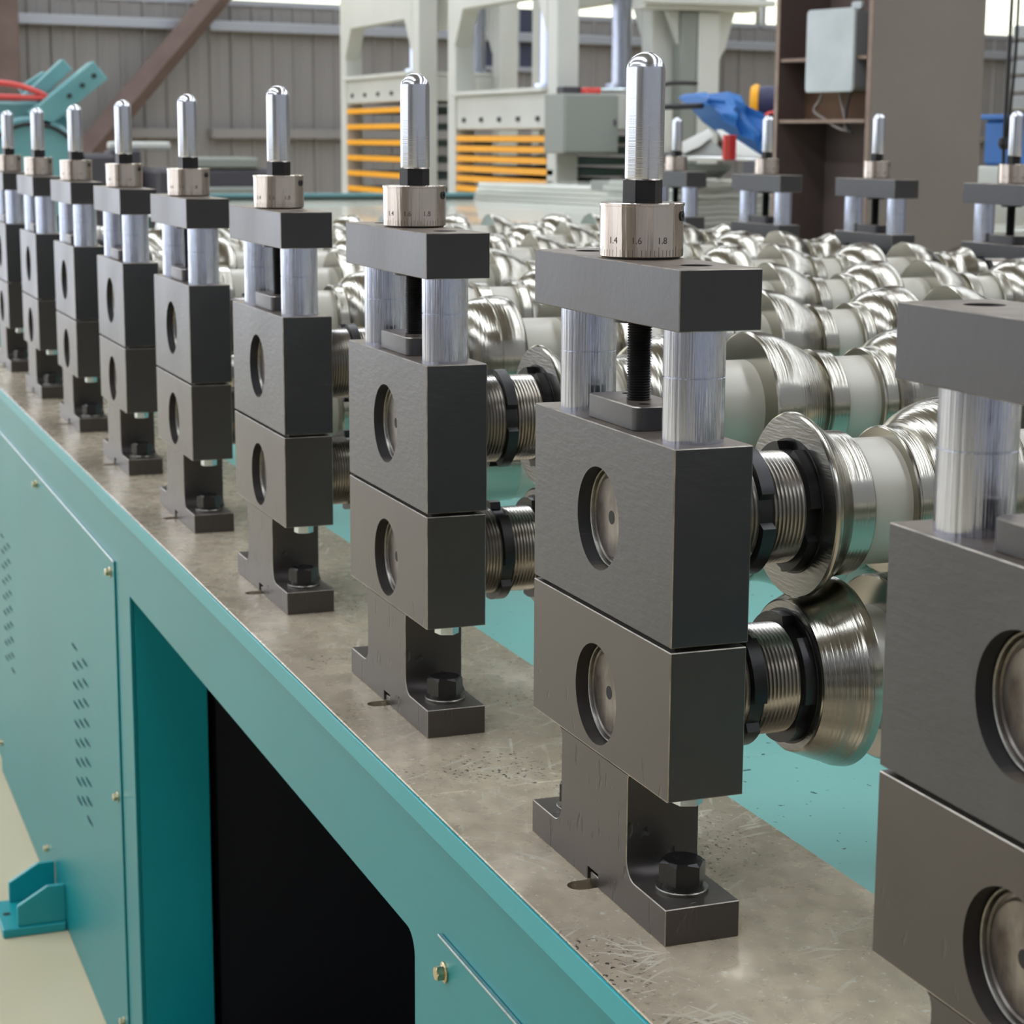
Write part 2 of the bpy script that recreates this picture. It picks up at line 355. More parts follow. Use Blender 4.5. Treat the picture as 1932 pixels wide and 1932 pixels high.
def make_stand():
    t = empty('roller_stand')
    out = [(-W, 0), (-0.132, 0), (-0.132, 0.010), (-0.112, 0.010), (-0.112, 0), (0, 0), (0, ZF)]
    out += fillet(PX1 + 0.014, ZF + 0.014, 0.014, 270, 180)
    out += fillet(PX1 + 0.004, ZB - 0.004, 0.004, 180, 90, 3)
    out += [(0, ZB), (0, ZG0), (-W, ZG0), (-W, ZB)]
    out += fillet(PX0 - 0.008, ZB - 0.008, 0.008, 90, 0, 4)
    out += fillet(PX0 - 0.014, ZF + 0.014, 0.014, 0, -90)
    out += [(-W, ZF)]
    hole = lambda z: circle2(XS, z, 0.036, 48)
    lo = obj('lower_block', finish(prism_bm(out, [(hole(ZL), None)], 0, D, 'y', 0.0006), 'lower_block', [M['black_cast'], M['worn']]), t)
    obj('upper_block', finish(prism_bm([(-W, ZG1), (0, ZG1), (0, ZT), (-W, ZT)], [(hole(ZU), None)], 0, D + 0.001, 'y', 0.0007), 'upper_block', [M['black_ground'], M['worn']]), t)
    # gap shim between the blocks
    box('gap_shim', M['washer'], -W + 0.012, -0.012, 0.008, D - 0.006, ZG0, ZG1, t)
    # key in the slot of the foot
    box('locating_key', M['washer'], -0.1305, -0.1135, 0.002, 0.05, -0.004, 0.0062, t, 0.0006)
    # bearing rim and its sleeve seen in each bore
    for z in (ZU, ZL):
        obj('bearing_ring', BEARING, t, (XS, 0, z))
    # chrome columns with the seam of the sleeve
    for x in (CF, CN):
        pr = [(ZT, 0), (ZT, 0.0202), (0.3735, 0.0202), (0.3738, 0.0198), (0.3743, 0.0198), (0.3746, 0.0202), (CZ0 + 0.004, 0.0202), (CZ0 + 0.004, 0)]
        obj('guide_column', finish(lathe_bm(pr, 56, 'z'), 'guide_column', M['chrome']), t, (x, YM, 0))
    # screw foot plate, screw and flange nut
    bm = prism_bm(rrect(-0.163, -0.078, 0.008, 0.047, 0.007), [(circle2(-0.150, 0.034, 0.0042, 16), 0.006), (circle2(-0.093, 0.021, 0.0042, 16), 0.006)], ZT + 0.0165, ZT, 'z', 0.0008)
    obj('screw_foot_plate', finish(bm, 'screw_foot_plate', [M['black_steel'], M['worn']]), t)
    pr = [(ZT + 0.0165, 0)]; z = ZT + 0.0165
    while z < CZ0 - 0.004:
        pr += [(z, 0.0074), (z + 0.0009, 0.0086)]; z += 0.0018
    pr += [(CZ0 - 0.003, 0.0074), (CZ0 - 0.003, 0)]
    obj('adjusting_screw', finish(lathe_bm(pr, 32, 'z'), 'adjusting_screw', M['black_oxide'], 20), t, (-0.1165, YM, 0))
    obj('screw_flange', finish(lathe_bm([(CZ0 - 0.0042, 0), (CZ0 - 0.0042, 0.0195), (CZ0, 0.0195), (CZ0, 0)], 32, 'z'), 'screw_flange', M['black_oxide']), t, (-0.1165, YM, 0))
    # cap with the two column bores
    bm = prism_bm([(-0.2366, -0.0026), (0.0076, -0.0026), (0.0076, D + 0.0002), (-0.2366, D + 0.0002)],
                  [(circle2(CF, YM, 0.0105, 28), 0.012), (circle2(CN, YM, 0.0105, 28), 0.012)], CZ1, CZ0, 'z', 0.0006)
    obj('cap_plate', finish(bm, 'cap_plate', [M['black_steel'], M['worn']]), t)
    # graduated collar
    cx = -0.1166; z0, z1 = CZ1, 0.4818
    pr = [(z0 + 0.0006, 0), (z0 + 0.0006, 0.0265), (z0 + 0.0018, 0.0283), (z1 - 0.0022, 0.0283), (z1 - 0.0020, 0.0289), (z1 - 0.0004, 0.0289), (z1, 0.0285), (z1, 0.0)]
    co = obj('graduated_collar', finish(lathe_bm(pr, 72, 'z'), 'graduated_collar', M['nickel']), t, (cx, YM, 0))
    pr = [(z0 - 0.0002, 0), (z0 - 0.0002, 0.026), (z0 + 0.0007, 0.026), (z0 + 0.0007, 0)]
    obj('base_ring', finish(lathe_bm(pr, 48, 'z'), 'base_ring', M['black_oxide']), co)
    bm = bmesh.new()
    for i in range(60):
        a = 2 * PI * i / 60; h = 0.0045 if i % 5 else 0.0065
        c, s = math.cos(a), math.sin(a); r0, r1, hw = 0.0280, 0.02836, 0.00013
        q = [(r0, -hw), (r1, -hw), (r1, hw), (r0, hw)]
        vs = [[bm.verts.new((c * u - s * v, s * u + c * v, zz)) for u, v in q] for zz in (z0 + 0.002, z0 + 0.002 + h)]
        for k in range(4): bm.faces.new((vs[0][k], vs[0][(k + 1) % 4], vs[1][(k + 1) % 4], vs[1][k]))
        bm.faces.new(vs[1])
    g = obj('graduation_marks', finish(bm, 'graduation_marks', M['print']), co); g['kind'] = 'stuff'
    for txt, a in (('1.4', -66), ('1.6', -31), ('1.8', 5)):
        obj('stamped_number', number_mesh(txt, math.radians(a), 0.02838, z0 + 0.0125), co)
    # set screw in the collar
    bm = lathe_bm([(-0.0022, 0), (-0.0022, 0.0036), (0.0010, 0.0036), (0.0008, 0.0013), (-0.001, 0.0013), (-0.001, 0)], 16, 'z')
    obj('set_screw', finish(bm, 'set_screw', M['black_oxide']), co, (0.0281 * math.cos(math.radians(46)), 0.0281 * math.sin(math.radians(46)), z1 - 0.0085), (0, PI / 2, math.radians(46)))
    # black driving flats and bright handle pin
    obj('drive_flats', finish(hex_head_bm(0.0134, 0.481, 0.4972, 0.0006, 0.25), 'drive_flats', M['black_oxide'], 12), t, (-0.1160, YM, 0))
    r = 0.0131; pr = [(0.4966, 0), (0.4966, 0.0118), (0.4976, 0.0129), (0.4990, r)]
    zt = 0.5806 - 0.0128
    pr += [(zt, r)] + [(zt + 0.0128 * math.sin(math.radians(a)), r * math.cos(math.radians(a))) for a in range(8, 90, 7)] + [(zt + 0.0128, 0)]
    obj('handle_pin', finish(lathe_bm(pr, 56, 'z'), 'handle_pin', M['pin']), t, (-0.1140, YM, 0))
    # zinc bolts under the block, one each side
    for x in (-0.029, -0.212):
        obj('jack_bolt', JACK, t, (x, 0.028, 0))
    # foot bolts
    for x in (-0.0325, -0.2105):
        b = obj('foot_bolt', FOOT_BOLT, t, (x, YM, 0))
        obj('spring_washer', SPRING_W, b); obj('flat_washer', FLAT_W, b)
    return t
def rrect(x0, x1, y0, y1, r, n=5):
    p = []
    for cx, cy, a in ((x1 - r, y1 - r, 0), (x0 + r, y1 - r, 90), (x0 + r, y0 + r, 180), (x1 - r, y0 + r, 270)):
        p += [(cx + r * math.cos(math.radians(a + 90 * i / n)), cy + r * math.sin(math.radians(a + 90 * i / n))) for i in range(n + 1)]
    return p
def number_mesh(txt, ang, r, z):
    cu = bpy.data.curves.new('n', 'FONT'); cu.body = txt; cu.size = 0.0062; cu.align_x = 'CENTER'; cu.align_y = 'CENTER'; cu.extrude = 0.00006
    o = bpy.data.objects.new('n', cu); COL.objects.link(o)
    dg = bpy.context.evaluated_depsgraph_get(); me = bpy.data.meshes.new_from_object(o.evaluated_get(dg))
    bpy.data.objects.remove(o); bpy.data.curves.remove(cu)
    for v in me.vertices:
        a = ang + v.co.x / r; rr = r + v.co.z; zz = z + v.co.y
        v.co = (rr * math.cos(a), rr * math.sin(a), zz)
    me.materials.clear(); me.materials.append(M['print']); me.name = 'stamped_number'; return me

BEARING = finish(lathe_bm([(0.0095, 0.0338), (0.0090, 0.0346), (0.0093, 0.0352), (0.0168, 0.0354), (0.0168, 0.0330), (0.0120, 0.0330)], 48, 'y', closed=True), 'bearing_ring', M['washer'])
FOOT_BOLT = finish(hex_head_bm(0.0162, ZF + 0.0058, ZF + 0.0215, 0.0016, 0.35), 'foot_bolt', M['black_oxide'], 12)
SPRING_W = finish(lathe_bm([(ZF + 0.0026, 0.006), (ZF + 0.0026, 0.0142), (ZF + 0.0058, 0.0142), (ZF + 0.0058, 0.006)], 32, 'z'), 'spring_washer', M['black_oxide'])
FLAT_W = finish(lathe_bm([(ZF + 0.0001, 0.006), (ZF + 0.0001, 0.0180), (ZF + 0.0020, 0.0182), (ZF + 0.0026, 0.0176), (ZF + 0.0026, 0.006)], 40, 'z'), 'flat_washer', M['washer'])
JACK = finish(hex_head_bm(0.0108, ZB - 0.0115, ZB + 0.001, 0.001, 0.2), 'jack_bolt', M['zinc'], 12)

# ---------------------------------------------------------------- one pair of shafts
Y0, Y1 = 0.056, 1.6857 - 0.001
def slotted_nut(y0, y1, r, slots=4, ph=0.0, r_in=0.0385, depth=0.006, flange=0.0):
    bm = bmesh.new(); n = 96; sw = 7
    def R(i):
        k = (i + int(ph * n)) % (n // slots); return r - depth if k < sw else r
    rings = []
    for y, f in ((y0, 0), (y0, 1), (y1, 1), (y1, 0)):
        rings.append([bm.verts.new(((R(i) if f else r_in) * math.cos(2 * PI * i / n), y, (R(i) if f else r_in) * math.sin(2 * PI * i / n))) for i in range(n)])
    for k in range(4):
        a, b = rings[k], rings[(k + 1) % 4]
        for i in range(n): bm.faces.new((a[i], a[(i + 1) % n], b[(i + 1) % n], b[i]))
    if flange:
        lathe_bm([(y1, r_in), (y1, r + 0.0018), (y1 + flange, r + 0.0024), (y1 + flange, r_in)], n, 'y', closed=True, bm=bm)
    return finish(bm, 'lock_nut', M['black_oxide'])
def thread_bm(y0, y1):
    pr = [(y0, 0.034)]; y = y0; p = 0.0031
    while y < y1 - p:
        pr += [(y, 0.0388), (y + p * 0.5, 0.0404)]; y += p
    pr += [(y1, 0.0388), (y1, 0.034)]
    return lathe_bm(pr, 72, 'y')
END_L = 0.0935
TH_N = finish(thread_bm(Y0, Y0 + END_L), 'thread_sleeve', M['thread'], 15)
TH_F = finish(thread_bm(Y1 - END_L, Y1), 'thread_sleeve', M['thread'], 15)
SHAFT = finish(lathe_bm([(0.0105, 0), (0.0105, 0.0275), (0.0115, 0.0290), (0.0122, 0.0292), (0.0122, 0.0312), (0.0112, 0.0322), (0.0118, 0.0328), (1.684, 0.0328), (1.684, 0)], 56, 'y'), 'shaft', M['shaft_end'])
CENTRE = finish(lathe_bm([(0.0103, 0), (0.0103, 0.0048), (0.0107, 0.0048), (0.0107, 0)], 24, 'y'), 'centre_hole', M['dark_hole'])
NUTS = {'n1': slotted_nut(-0.005, 0.005, 0.0470, ph=0.02), 'n2': slotted_nut(-0.0045, 0.0035, 0.0468, ph=0.055, flange=0.004),
        'n2l': slotted_nut(-0.0045, 0.0035, 0.0478, ph=0.105, flange=0.003)}
AK = [0.3675 + 0.273 * k for k in range(5)]
BK = [0.2235 + 0.2723 * k for k in range(5)]
def prof(pts, h=0.0405): return [(pts[0][0], h)] + list(pts) + [(pts[-1][0], h)]
UP_A = [(0, .0718), (.0012, .0734), (.0024, .0740), (.012, .0735), (.020, .0724), (.028, .0705), (.036, .0676), (.046, .0627), (.056, .0573), (.064, .0526), (.0698, .0490), (.0704, .0492), (.0708, .0536), (.0716, .0541), (.0722, .0535), (.0890, .0525), (.0905, .0512)]
UP_B = [(0, .0528), (.0010, .0542), (.0022, .0545), (.0032, .0536), (.0162, .0533), (.0166, .0555), (.019, .0580), (.023, .0618), (.028, .0654), (.034, .0685), (.041, .0708), (.0495, .0725), (.0500, .0719), (.0510, .0719), (.0515, .0729), (.060, .0742), (.069, .0748), (.076, .0742), (.080, .0727), (.083, .0700)]
UP_E = [(0, .0655), (.0012, .0668), (.0026, .0675), (.006, .0658), (.012, .0610), (.0185, .0560), (.0200, .0548), (.0210, .0535), (.0390, .0522), (.0402, .0512)]
LO_E = [(0, .0545), (.0010, .0560), (.0020, .0564), (.010, .0598), (.020, .0638), (.0285, .0668), (.0300, .0678), (.0330, .0692), (.0392, .0704), (.0404, .0700)]
LO_A = [(0, .0484), (.0012, .0493), (.012, .0496), (.020, .0507), (.028, .0526), (.036, .0555), (.046, .0604), (.056, .0658), (.064, .0690), (.071, .0694), (.0885, .0702), (.0900, .0690)]
LO_B = [(0, .0675), (.0012, .0690), (.015, .0692), (.019, .0652), (.023, .0614), (.028, .0578), (.034, .0547), (.041, .0524), (.0495, .0507), (.060, .0490), (.069, .0484), (.083, .0478)]
EFAR_U = [(0, .0540), (.0012, .0552), (.006, .0556), (.020, .0585), (.030, .0640), (.0385, .0665), (.040, .0650)]
MESH = {}
def lathe_mesh(key, name, pts, m, seg=72):
    if key not in MESH:
        bm = lathe_bm(prof(pts), seg, 'y', closed=True); bm.normal_update()
        if key[-1] == 'E':
            for f in bm.faces:
                if abs(f.normal.y) > 0.97: f.material_index = 1
        MESH[key] = finish(bm, name, m, 22)
    return MESH[key]
def spacer_mesh(L):
    k = 'sp%.4f' % L
    if k not in MESH: MESH[k] = finish(lathe_bm([(0, .0405), (0, .0462), (L, .0462), (L, .0405)], 56, 'y', closed=True), 'spacer_sleeve', M['spacer'])
    return MESH[k]
def make_shaft(upper, n1=0.109, phase=0.0):
    t = empty('roller_shaft')
    s = obj('shaft', SHAFT, t); obj('centre_hole', CENTRE, s)
    obj('thread_sleeve', TH_N, t); obj('thread_sleeve', TH_F, t)
    seq = [(0.150, UP_E if upper else LO_E, 'E', 0.0402)]
    for a, b in zip(BK, AK): seq += [(a, UP_B if upper else LO_B, 'B', 0.083), (b, UP_A if upper else LO_A, 'A', 0.0905)]
    seq.sort(key=lambda q: q[0])
    far0 = AK[-1] + 0.0905
    seq.append((far0, EFAR_U if upper else [(a, .1235 - r) for a, r in EFAR_U], 'F', 0.040))
    end = None
    for y, pts, k, L in seq:
        if end is not None and y - end > 0.004:
            obj('spacer_sleeve', spacer_mesh(y - end), t, (0, end, 0))
        obj('forming_roller', lathe_mesh(('U' if upper else 'L') + k, 'forming_roller', pts, [M['roller'], M['turned']]), t, (0, y, 0))
        end = y + L
    obj('lock_nut', NUTS['n1'], t, (0, n1, 0), (0, phase, 0))
    obj('lock_nut', NUTS['n2' if upper else 'n2l'], t, (0, 0.1455, 0))
    obj('lock_nut', NUTS['n1'], t, (0, Y1 - (n1 - Y0), 0), (0, 0.4, 0))
    obj('lock_nut', NUTS['n2'], t, (0, Y1 - 0.088, 0), (0, 0, PI))
    return t

# ---------------------------------------------------------------- the roll forming bed
STATIONS = list(range(-1, 8))
FYR = 1.6857
XA, XB = -4.05, 0.95          # far and near end of the bed
def slot(cx, cy, L, r, n=8):
    return [(cx + r * math.cos(math.radians(a)), cy + L / 2 + r * math.sin(math.radians(a))) for a in range(0, 181, 180 // n)] + \
           [(cx + r * math.cos(math.radians(a)), cy - L / 2 + r * math.sin(math.radians(a))) for a in range(180, 361, 180 // n)]
bed = empty('roll_forming_bed', (0, 0, 0))
tag(bed, 'long teal steel machine bed with louvred side panels under the rows of black stands', 'machine bed')
PT = 0.020
SEAM = -0.348
for (ya, yb, sy) in ((-0.0565, 0.180, 0.0125), (FYR + D - 0.180, FYR + D + 0.0565, FYR + D - 0.0125)):
    for (xa, xb) in ((XA, SEAM - 0.0006), (SEAM + 0.0006, XB)):
        hs = [(slot(-i * PITCH - 0.122, sy, 0.045, 0.0088), 0.015) for i in STATIONS if xa + 0.05 < -i * PITCH - 0.122 < xb - 0.05]
        o = obj('mounting_plate', finish(prism_bm([(xa, ya), (xb, ya), (xb, yb), (xa, yb)], hs, 0, -PT, 'z', 0.0008), 'mounting_plate', M['plate']), bed)
# painted edge strips of the plates (the side of the plate is enamelled; caught light is put into its tone)
def strip(y0, y1, name='plate_edge'):
    return box(name, M['teal_bright'], XA, XB, y0, y1, -PT - 0.001, -0.0009, bed, 0.0006)
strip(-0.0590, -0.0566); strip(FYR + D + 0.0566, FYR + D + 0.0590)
for (xa, xb) in ((XA, SEAM - 0.04), (SEAM - 0.0385, XB)):
    box('bed_sheet', M['bed'], xa, xb, 0.1802, FYR + D - 0.1802, -0.030, -0.012, bed, 0.0008)
# side frame
FY0 = -0.0545
def frame_side(y, sgn):
    d0, d1 = (y, y + sgn * 0.006)
    def bx(name, m, x0, x1, ya, yb, z0, z1, bev=0.001): return box(name, m, x0, x1, min(ya, yb), max(ya, yb), z0, z1, bed, bev)
    # face plate with the corner cut of the openings
    zt, zo = -PT - 0.001, -0.126
    r = 0.02
    # bays: (x0, x1) open;  covered bays lie between
    out = [(XA, zt), (XA, FLOOR + 0.04), (-1.69, FLOOR + 0.04), (-1.69, zo), (-0.366 - r, zo)]
    out += [(-0.366 - r + r * math.sin(math.radians(a)), zo - r + r * math.cos(math.radians(a))) for a in range(15, 91, 15)]
    out += [(-0.366, FLOOR + 0.04), (XB, FLOOR + 0.04), (XB, zt)]
    bm = prism_bm(out, [], d0, d1, 'y', 0.0006)
    obj('side_face', finish(bm, 'side_face', M['teal']), bed)
    # jambs returning into the opening, their teal brightened in place of light
    bx('opening_jamb', M['teal_bright'], -1.696, -1.6902, y + sgn * 0.0062, y + sgn * 0.11, FLOOR + 0.04, zo)
    bx('opening_jamb', M['teal_bright'], -0.3658, -0.360, y + sgn * 0.0062, y + sgn * 0.11, FLOOR + 0.04, zo - 0.02)
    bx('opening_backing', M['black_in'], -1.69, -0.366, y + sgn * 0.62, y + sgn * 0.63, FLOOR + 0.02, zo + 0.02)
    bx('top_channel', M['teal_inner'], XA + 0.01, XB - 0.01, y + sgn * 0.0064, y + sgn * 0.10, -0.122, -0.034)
    bx('bottom_rail', M['teal'], XA, XB, y + sgn * 0.008, y + sgn * 0.11, FLOOR, FLOOR + 0.10)
frame_side(FY0, 1); frame_side(FYR + D - FY0, -1)
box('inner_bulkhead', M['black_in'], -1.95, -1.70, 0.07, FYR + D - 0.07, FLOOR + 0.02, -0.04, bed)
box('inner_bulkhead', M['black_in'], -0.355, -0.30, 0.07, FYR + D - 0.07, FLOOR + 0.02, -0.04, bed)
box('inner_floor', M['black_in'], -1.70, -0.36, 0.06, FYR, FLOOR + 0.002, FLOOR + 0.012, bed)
box('end_plate', M['teal'], XB - 0.008, XB, FY0, FYR + D - FY0, FLOOR + 0.03, -PT - 0.001, bed)
box('end_plate', M['teal'], XA, XA + 0.008, FY0 + 0.007, FYR + D - FY0 - 0.007, FLOOR + 0.03, -PT - 0.001, bed)

SCREW = None
def screw_mesh():
    bm = hex_head_bm(0.0062, 0.0022, 0.0085, 0.0008, 0.2)
    lathe_bm([(0.0, 0.0), (0.0, 0.0086), (0.0016, 0.0086), (0.0024, 0.0068), (0.0024, 0)], 20, 'z', bm=bm)
    return finish(bm, 'panel_screw', M['brass_zinc'], 20)
SCREW = screw_mesh()
LOUV = None
def louvre_mesh():
    # a pressed louvre: raised hood with its slot under the upper lip
    bm = bmesh.new(); L, H, P = 0.066, 0.0048, 0.0022
    n = 6; rows = []
    for i in range(n + 1):
        u = i / n; x = (u - 0.5) * L; e = min(1, 4 * u, 4 * (1 - u))
        rows.append([bm.verts.new((x, 0, H / 2)), bm.verts.new((x, -P * e, H / 2)), bm.verts.new((x, -P * e * 0.6, 0)), bm.verts.new((x, 0.0004, -H / 2))])
    for a, b in zip(rows, rows[1:]):
        for k in (1, 2):
            f = bm.faces.new((a[k], a[k + 1], b[k + 1], b[k]))
        f = bm.faces.new((a[0], a[1], b[1], b[0])); f.material_index = 1
    return finish(bm, 'louvre', [M['teal'], M['black_in']], 60)
LOUV = louvre_mesh()
def cover_panel(x0, x1, z0, z1, y, louv_x, screws):
    p = box('cover_panel', M['teal'], x0, x1, y - 0.0030, y - 0.0004, z0, z1, bed, 0.0009)
    obj('edge_trim', finish(box_bm(x0 + 0.001, x1 - 0.001, y - 0.0040, y - 0.0002, z1 + 0.0001, z1 + 0.0022, 0.0004), 'edge_trim', M['zinc']), p)
    for x, z in screws: obj('panel_screw', SCREW, p, (x, y - 0.0030, z), (PI / 2, 0, 0))
    for lx in louv_x:
        spots = [(i, j) for j in range(8) for i in range(3)] + [(0, -1), (2, 8)]
        for i, j in spots:
            obj('louvre', LOUV, p, (lx + (i - 1) * 0.055, y - 0.0030, -0.368 + 0.017 * i - 0.0343 * j), (0, 0, 0))
ZP = -0.099
cover_panel(-3.46, -1.802, FLOOR + 0.004, ZP, FY0, [-2.175, -3.20], [(-1.832, -0.119), (-1.826, -0.47), (-1.832, -0.84), (-2.69, -0.85), (-2.645, -0.118), (-3.43, -0.119), (-3.43, -0.85)])
cover_panel(-0.296, 0.90, FLOOR + 0.004, ZP + 0.0, FY0, [0.4], [(-0.279, -0.123), (0.875, -0.123), (-0.279, -0.85), (0.3, -0.85)])
# anchor bracket at the floor: base plate with two gussets
br = obj('anchor_bracket', finish(box_bm(-2.602, -2.452, -0.174, FY0 - 0.0045, FLOOR + 0.0005, FLOOR + 0.017, 0.0015), 'anchor_bracket', M['teal_bright']), bed)
for x in (-2.596, -2.468):
    o2 = [(-0.0595, FLOOR + 0.0175), (-0.0595, FLOOR + 0.089), (-0.090, FLOOR + 0.089), (-0.146, FLOOR + 0.056), (-0.146, FLOOR + 0.0175)]
    obj('gusset', finish(prism_bm(o2, [], x, x + 0.009, 'x', 0.001), 'gusset', M['teal_bright']), br)
obj('anchor_hole', finish(lathe_bm([(FLOOR + 0.0172, 0), (FLOOR + 0.0172, 0.007), (FLOOR + 0.0176, 0.007), (FLOOR + 0.0176, 0)], 16, 'z'), 'anchor_hole', M['dark_hole']), br, (-2.53, -0.158, 0))

# ---------------------------------------------------------------- place stands and shafts
near_labels = {-1: 'black roller stand cut off by the right edge, nearest to the camera',
    0: 'black roller stand in the middle with the tallest bright pin, shown whole',
    1: 'black roller stand next behind and left of the tallest one',
    2: 'third whole black stand back from the camera, in front of the left press frame',
    3: 'black steel stand fourth whole one back in the near row, before the bare grey wall',
    4: 'fifth whole black stand back in the near row, beside the foot of the brace',
    5: 'black stand whose pin is before the right end of the teal machine',
    6: 'black stand second from the left edge, its pin before the teal drum',
    7: 'last black stand of the near row, cut off by the left edge of the photo'}
far_labels = {7: 'farthest black stand of the far row, just right of the tallest pin',
    6: 'black stand of the far row in front of the blue tarpaulin and rusty column web',
    5: 'black stand of the far row in front of the broad grey brown column flange',
    4: 'black stand of the far row cut off by the upper right edge of the photo'}
stand0 = make_stand(); shU = make_shaft(True); shL = make_shaft(False, 0.106, 0.5)
index_kids(None)
GS = 'black roller stands along the machine bed'
GR = 'roller shafts across the machine bed'
first = {'s': stand0, 'u': shU, 'l': shL}; used = set()
def place(k, loc, label, cat, group, rotz=0.0):
    o = first[k] if k not in used else copy_tree(first[k])
    used.add(k); o.location = loc; o.rotation_euler = (0, 0, rotz)
    tag(o, label, cat, group); return o
UPD = {-1: 0.0035, 0: 0.0}
def lift(st, dz):
    for ch in COL.objects:
        pass
for i in [0, -1] + list(range(1, 8)):
    x = -i * PITCH
    place('s', (x, 0, 0), near_labels[i], 'roller stand', GS)
nth = ['the middle black stand', 'the first stand behind the middle one', 'the third whole stand of the near row', 'the fourth whole stand of the near row',
       'the fifth whole stand of the near row', 'the sixth stand of the near row', 'the second stand from the left edge', 'the leftmost stand of the near row']
for i in [0, -1] + list(range(1, 8)):
    x = -i * PITCH + XS
    who = nth[i] if i >= 0 else 'the stand cut off at the right edge'
    place('u', (x, 0, ZU), 'upper shaft of polished forming rollers held by ' + who, 'roller shaft', GR)
    place('l', (x, 0, ZL), 'lower shaft of polished forming rollers held by ' + who, 'roller shaft', GR)
far_labels[3] = 'far row black stand next right of the one at the right edge'
far_labels[2] = 'far row black stand two places right of the right edge one'
for i in (7, 6, 5, 4, 3, 2):
    o = place('s', (-i * PITCH - 0.033, FYR, 0), far_labels.get(i, 'black stand of the far row, outside the photo to the right'), 'roller stand', GS)

# ---------------------------------------------------------------- hall (axes turned a little against the machine)
RZ = math.radians(12)
cR, sR = math.cos(RZ), math.sin(RZ)
def L2W(x, y, z): return (cR * x - sR * y, sR * x + cR * y, z)
XW, YL_, YR_, XF, ZC = -15.4, -9.0, 19.0, 7.0, 6.2
def hall(o): o.rotation_euler = (0, 0, RZ); return o
def sbox(name, m, *a, bev=0.0, parent=None):
    o = box(name, m, *a, parent=parent, bev=bev)
    if parent is None: hall(o); o['kind'] = 'structure'
    return o
sbox('floor', M['floor'], XW - 0.3, XF + 0.3, YL_ - 0.3, YR_ + 0.3, FLOOR - 0.1, FLOOR)
sbox('ceiling', M['ceil'], XW - 0.3, XF + 0.3, YL_ - 0.3, YR_ + 0.3, ZC, ZC + 0.1)
# rear wall: cladding panels with ribs over a backing, windows above
wb = sbox('wall_back', M['clad'], XW - 0.2, XW - 0.06, YL_, YR_, FLOOR, ZC)
def clad_mesh(z0, z1, wd=0.81, rib=0.2025):
    prof_ = []; y = 0.0
    while y < wd - 1e-6:
        prof_ += [(y, 0.0), (y + 0.012, 0.022), (y + 0.034, 0.022), (y + 0.046, 0.0), (y + 0.10, 0.0), (y + 0.104, 0.004), (y + 0.112, 0.004), (y + 0.116, 0.0)]; y += rib
    prof_.append((wd - 0.002, 0.0))
    bm = bmesh.new(); a = [bm.verts.new((d, yy, z0)) for yy, d in prof_]; b = [bm.verts.new((d, yy, z1)) for yy, d in prof_]
    a2 = [bm.verts.new((-0.003, yy, z0)) for yy, d in (prof_[0], prof_[-1])]; b2 = [bm.verts.new((-0.003, yy, z1)) for yy, d in (prof_[0], prof_[-1])]
    for k in range(len(a) - 1): bm.faces.new((a[k], a[k + 1], b[k + 1], b[k]))
    bm.faces.new((a2[0], b2[0], b2[1], a2[1]))
    return finish(bm, 'cladding_panel', M['clad'], 10)
CL_FULL = clad_mesh(FLOOR, ZC - 0.01); CL_LOW = clad_mesh(FLOOR, 1.655)
y = 3.6
WINY = 11.6
while y < YR_ - 0.85:
    obj('cladding_panel', CL_LOW, wb, (XW, y, 0)); y += 0.812
wn = 1
y = WINY + 0.3
y = 3.75
while y < YR_ - 1.0:
    o = sbox('window_%d' % wn, M['win_back'], XW - 0.055, XW - 0.03, y, y + 1.42, 1.70, 3.6)
    sbox('window_frame', M['purlin'], XW - 0.03, XW + 0.02, y - 0.05, y, 1.66, 3.65, parent=o)
    sbox('window_frame', M['purlin'], XW - 0.03, XW + 0.02, y, y + 1.42, 1.655, 1.70, parent=o)
    y += 1.52; wn += 1
sbox('trim_1', M['clad'], XW - 0.055, XW, 3.6, YR_, 3.65, ZC)
# tall translucent gate panels of the rear wall, left of the view
for y0 in (-8.4, -5.6, -2.8, 0.0):
    sbox('window_%d' % wn, M['door_light'], XW - 0.05, XW - 0.02, y0, y0 + 2.6, FLOOR + 0.05, 4.2); wn += 1
# purlins on the rear wall
k = 1
for z, m in ((0.56, 'clad'), (1.475, 'purlin')):
    for ya, yb in ((4.0, 6.42), (6.62, 11.9)) + (((11.95, 18.6),) if z < 1.6 else ()):
        k += 1; sbox('trim_%d' % k, M['purlin'] if m == 'purlin' else M['clad'], XW + 0.024, XW + 0.11, ya, yb, z - 0.045, z + 0.04, bev=0.006)
# dark glazed window in the rear wall behind the second press
o = sbox('window_%d' % wn, M['frame_dark'], XW + 0.026, XW + 0.034, 9.25, 10.35, 1.20, 1.74); wn += 1
for ya, yb, za, zb in ((9.20, 10.40, 1.155, 1.20), (9.20, 10.40, 1.44, 1.475), (9.78, 9.83, 1.20, 1.74), (9.20, 9.25, 1.20, 1.74), (10.35, 10.40, 1.20, 1.74)):
    sbox('window_frame', M['purlin'], XW + 0.024, XW + 0.06, ya, yb, za, zb, parent=o)
# end wall columns
for yc, wdt in ((4.62, 0.40), (11.75, 0.36)):
    k += 1; o = sbox('trim_%d' % k, M['rust'], XW + 0.12, XW + 0.42, yc - wdt / 2, yc + wdt / 2, FLOOR, ZC, bev=0.01)
# diagonal brace
a = Vector((XW + 0.25, 7.6, 2.75)); b = Vector((XW + 0.25, 5.0, -0.05))
bm = tube_bm([a, b], 0.11, 4)
k += 1; o = obj('trim_%d' % k, finish(bm, 'brace', M['rust'])); hall(o); o['kind'] = 'structure'
